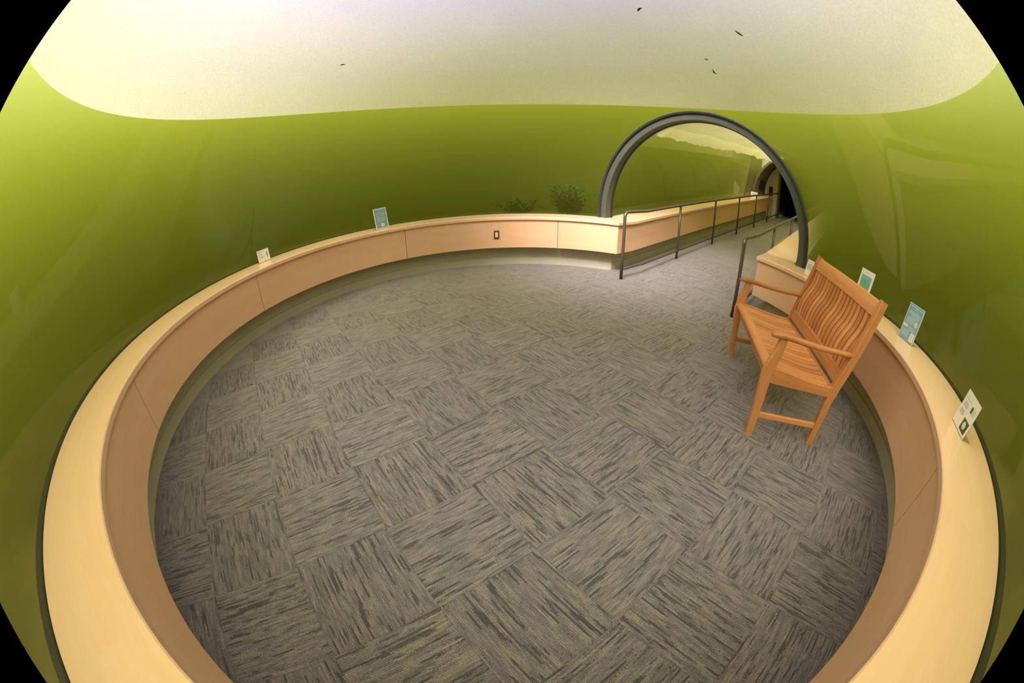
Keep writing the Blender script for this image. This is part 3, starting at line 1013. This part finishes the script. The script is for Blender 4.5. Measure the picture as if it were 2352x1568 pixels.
# ------------------------------------------------------------------ drowned leaves lying on the crown
def leaf(p, length, width, roll, label, mat, bend=0.2, notch=0.0):
    p = Vector(p)
    c = Vector((0, 0, ZC))
    nrm = (p - c).normalized()
    view = (p - M.translation).normalized()
    up = Vector((0, 0, 1)) - nrm * nrm.z
    up.normalize()
    sd = nrm.cross(up)
    d = up * math.cos(roll) + sd * math.sin(roll)
    q = nrm.cross(d)
    cen = c + nrm * (R_GL - 0.006)
    bm = bmesh.new()
    n = 9
    top, bot = [], []
    for k in range(n):
        f = k / (n - 1)
        wd = width * 0.5 * (math.sin(PI * f) ** 0.7) * (1 - 0.35 * f) * (1 + notch * math.sin(f * 17)) + 0.0006
        x = (f - 0.5) * length
        y = bend * length * (f - 0.5) ** 2
        for lst, dz in ((top, 0.0), (bot, 0.002)):
            a = cen + d * x + q * (y - wd) + nrm * dz
            b = cen + d * x + q * (y + wd) + nrm * dz
            lst.append((bm.verts.new(a - cen), bm.verts.new(b - cen)))
    for lst in (top, bot):
        for (a, b), (a2, b2) in zip(lst, lst[1:]):
            bm.faces.new((a, b, b2, a2))
    for j in (0, 1):
        for i in range(n - 1):
            bm.faces.new((top[i][j], top[i + 1][j], bot[i + 1][j], bot[i][j]))
    bm.faces.new((top[0][0], top[0][1], bot[0][1], bot[0][0]))
    bm.faces.new((top[-1][0], top[-1][1], bot[-1][1], bot[-1][0]))
    bmesh.ops.recalc_face_normals(bm, faces=bm.faces[:])
    return tag(obj('drowned_leaf', bm, mat, loc=cen), label, 'leaf', 'dead leaves on the glass crown')
leaf((1.344, 1.334, 3.526), 0.085, 0.030, 1.05, 'dark curled leaf highest on the pale crown', M_LEAF, 0.5, 0.15)
leaf((2.18, 0.644, 3.21), 0.105, 0.026, -0.62, 'dark spindle-shaped leaf on the crown, up and right of the arch', M_LEAF, 0.1)
leaf((2.217, 1.308, 2.877), 0.072, 0.024, -0.35, 'small brown hooked leaf on the crown just above the arch', M_LEAF, 0.9, 0.3)
leaf((2.109, 1.276, 3.008), 0.052, 0.024, -1.2, 'little amber leaf scrap on the crown above the arch', M_LEAF2, 0.3, 0.4)
leaf((-1.957, 1.522, 2.992), 0.070, 0.015, 1.35, 'thin brown twig-like leaf on the left part of the crown', M_LEAF, 0.2)

# ------------------------------------------------------------------ lake bed, weeds, water
bm = bmesh.new()
def bed_z(x, y):
    r = math.hypot(x, y)
    z = 0.50 + 0.05 * math.sin(x * 1.7 + 1) * math.cos(y * 1.3) + 0.03 * math.sin(x * 4.1) * math.sin(y * 3.7 + 2)
    if r > 9.6:
        z += (min(r, 12.0) - 9.6) ** 1.2 * 1.45 + 0.05 * math.sin(x * 9) * math.sin(y * 8)
    return z
NR, NA = 46, 150
rad = [3.31 + (12.6 - 3.31) * (i / (NR - 1)) ** 1.2 for i in range(NR)]
vv = [[None] * NA for _ in rad]
for i, r in enumerate(rad):
    for j in range(NA):
        t = 2 * PI * j / NA
        x, y = r * math.cos(t), r * math.sin(t)
        vv[i][j] = bm.verts.new((x, y, bed_z(x, y)))
for i in range(NR - 1):
    for j in range(NA):
        bm.faces.new((vv[i][j], vv[i][(j + 1) % NA], vv[i + 1][(j + 1) % NA], vv[i + 1][j]))
# leave out the strip taken by the tunnel
cutl = 1.475
for l in (cutl, -cutl):
    bmesh.ops.bisect_plane(bm, geom=bm.verts[:] + bm.edges[:] + bm.faces[:], dist=1e-5, plane_co=T(0, l, 0), plane_no=T(0, 1, 0) - T(0, 0, 0))
kill = []
for f in bm.faces:
    c = f.calc_center_median()
    a, l = c.x * EX + c.y * EY, -c.x * EY + c.y * EX
    if a > 0 and abs(l) < cutl - 1e-4:
        kill.append(f)
bmesh.ops.delete(bm, geom=kill, context='FACES')
for l in (cutl, -cutl):          # cut sides of the bank along the tunnel
    prev = None
    for a in lin(2.95, 12.4, 90):
        p0, p1 = T(a, l, -0.1), T(a, l, 0)
        p1.z = bed_z(p1.x, p1.y)
        q = (bm.verts.new(p0), bm.verts.new(p1))
        if prev:
            bm.faces.new((prev[0], q[0], q[1], prev[1]))
        prev = q
bed = structure(obj('ground', bm, M_BED, smooth=True))

def weed(x, y, h, n, spread, label):
    z0 = bed_z(x, y)
    rnd = random.Random(int(x * 100 + y * 10))
    bm = bmesh.new()
    for _ in range(n):
        a = rnd.random() * 2 * PI
        lean = spread * rnd.random()
        hh = h * (0.55 + 0.45 * rnd.random())
        px, py = 0.25 * spread * (rnd.random() - .5), 0.25 * spread * (rnd.random() - .5)
        pts = []
        for k in range(6):
            f = k / 5
            pts.append(Vector((px + math.cos(a) * lean * f ** 1.4 + 0.02 * math.sin(5 * f + a), py + math.sin(a) * lean * f ** 1.4, hh * f)))
        tube_bm(pts, 0.006, 5, bm)
        for k in range(1, 6):
            for q in range(4):
                b = a + q * 1.6 + k
                c0 = pts[k]
                lf = Vector((math.cos(b), math.sin(b), 0.5)) * (0.10 + 0.07 * rnd.random())
                sd = Vector((-math.sin(b), math.cos(b), 0)) * 0.026
                v = [bm.verts.new(p_) for p_ in (c0, c0 + lf * .5 + sd, c0 + lf, c0 + lf * .5 - sd)]
                bm.faces.new(v)
    return tag(obj('water_weed', bm, M_PLANT, loc=(x, y, z0 - 0.01)), label, 'water plant', 'water weeds outside the glass')
for x, y, h, n, s_, lab in ((0.95, 3.95, 0.62, 44, 0.42, 'bushy dark water weed outside the glass, left of the arch'),
                            (0.05, 4.35, 0.32, 26, 0.40, 'low spreading weed behind the far ledge, left of the bushy one')):
    weed(x, y, h, n, s_, lab)

# body of water: a thick disc with the dome and the tunnel taken out of it
def solid_cyl(name, r, z0, z1, n=64):
    bm_ = bmesh.new()
    a_ = [bm_.verts.new((r * math.cos(2 * PI * k / n), r * math.sin(2 * PI * k / n), z0)) for k in range(n)]
    b_ = [bm_.verts.new((r * math.cos(2 * PI * k / n), r * math.sin(2 * PI * k / n), z1)) for k in range(n)]
    bm_.faces.new(list(reversed(a_)))
    bm_.faces.new(b_)
    for k in range(n):
        bm_.faces.new((a_[k], a_[(k + 1) % n], b_[(k + 1) % n], b_[k]))
    me_ = bpy.data.meshes.new(name)
    bm_.to_mesh(me_)
    bm_.free()
    o_ = bpy.data.objects.new(name, me_)
    COL.objects.link(o_)
    return o_
water = solid_cyl('lake_water', 12.2, 0.2, Z_SURF, 72)
# dome void (solid of revolution) and tunnel void
prof = [(0.0, -1.0), (3.30, -1.0), (3.30, ZC)] + [(3.30 * math.cos(t), ZC + 3.30 * math.sin(t)) for t in lin(0.08, PI / 2 - 0.02, 26)]
bm = bmesh.new()
n = 96
rings = []
for r, z in prof[1:]:
    rings.append([bm.verts.new((r * math.cos(2 * PI * k / n), r * math.sin(2 * PI * k / n), z)) for k in range(n)])
for a, b in zip(rings, rings[1:]):
    for k in range(n):
        bm.faces.new((a[k], a[(k + 1) % n], b[(k + 1) % n], b[k]))
bm.faces.new(list(reversed(rings[0])))
bm.faces.new(rings[-1])
me = bpy.data.meshes.new('void_a')
bm.to_mesh(me)
bm.free()
va = bpy.data.objects.new('void_a', me)
COL.objects.link(va)
def tv(k):
    a = (1.0, 3.1, 16.0)[k]
    pts = [T(a, -1.475, -1.0 + rise(a))] 
    pts += [T(a, -0.0 + 1.475 * math.cos(th), ZC + rise(a) + 1.475 * math.sin(th)) for th in lin(PI, 0, 40)]
    pts += [T(a, 1.475, -1.0 + rise(a))]
    return pts
bm = sweep(tv, 3)
me = bpy.data.meshes.new('void_b')
bm.to_mesh(me)
bm.free()
vb = bpy.data.objects.new('void_b', me)
COL.objects.link(vb)
for v in (va, vb):
    md = water.modifiers.new('cut', 'BOOLEAN')
    md.operation = 'DIFFERENCE'
    md.solver = 'EXACT'
    md.object = v
bpy.context.view_layer.update()
dg = bpy.context.evaluated_depsgraph_get()
newme = bpy.data.meshes.new_from_object(water.evaluated_get(dg))
water.modifiers.clear()
water.data = newme
for v in (va, vb):
    bpy.data.objects.remove(v)
newme.materials.clear()
newme.materials.append(M_WATER)
water['kind'] = 'stuff'
water['label'] = 'murky green lake water surrounding the glass dome'
water['category'] = 'water'
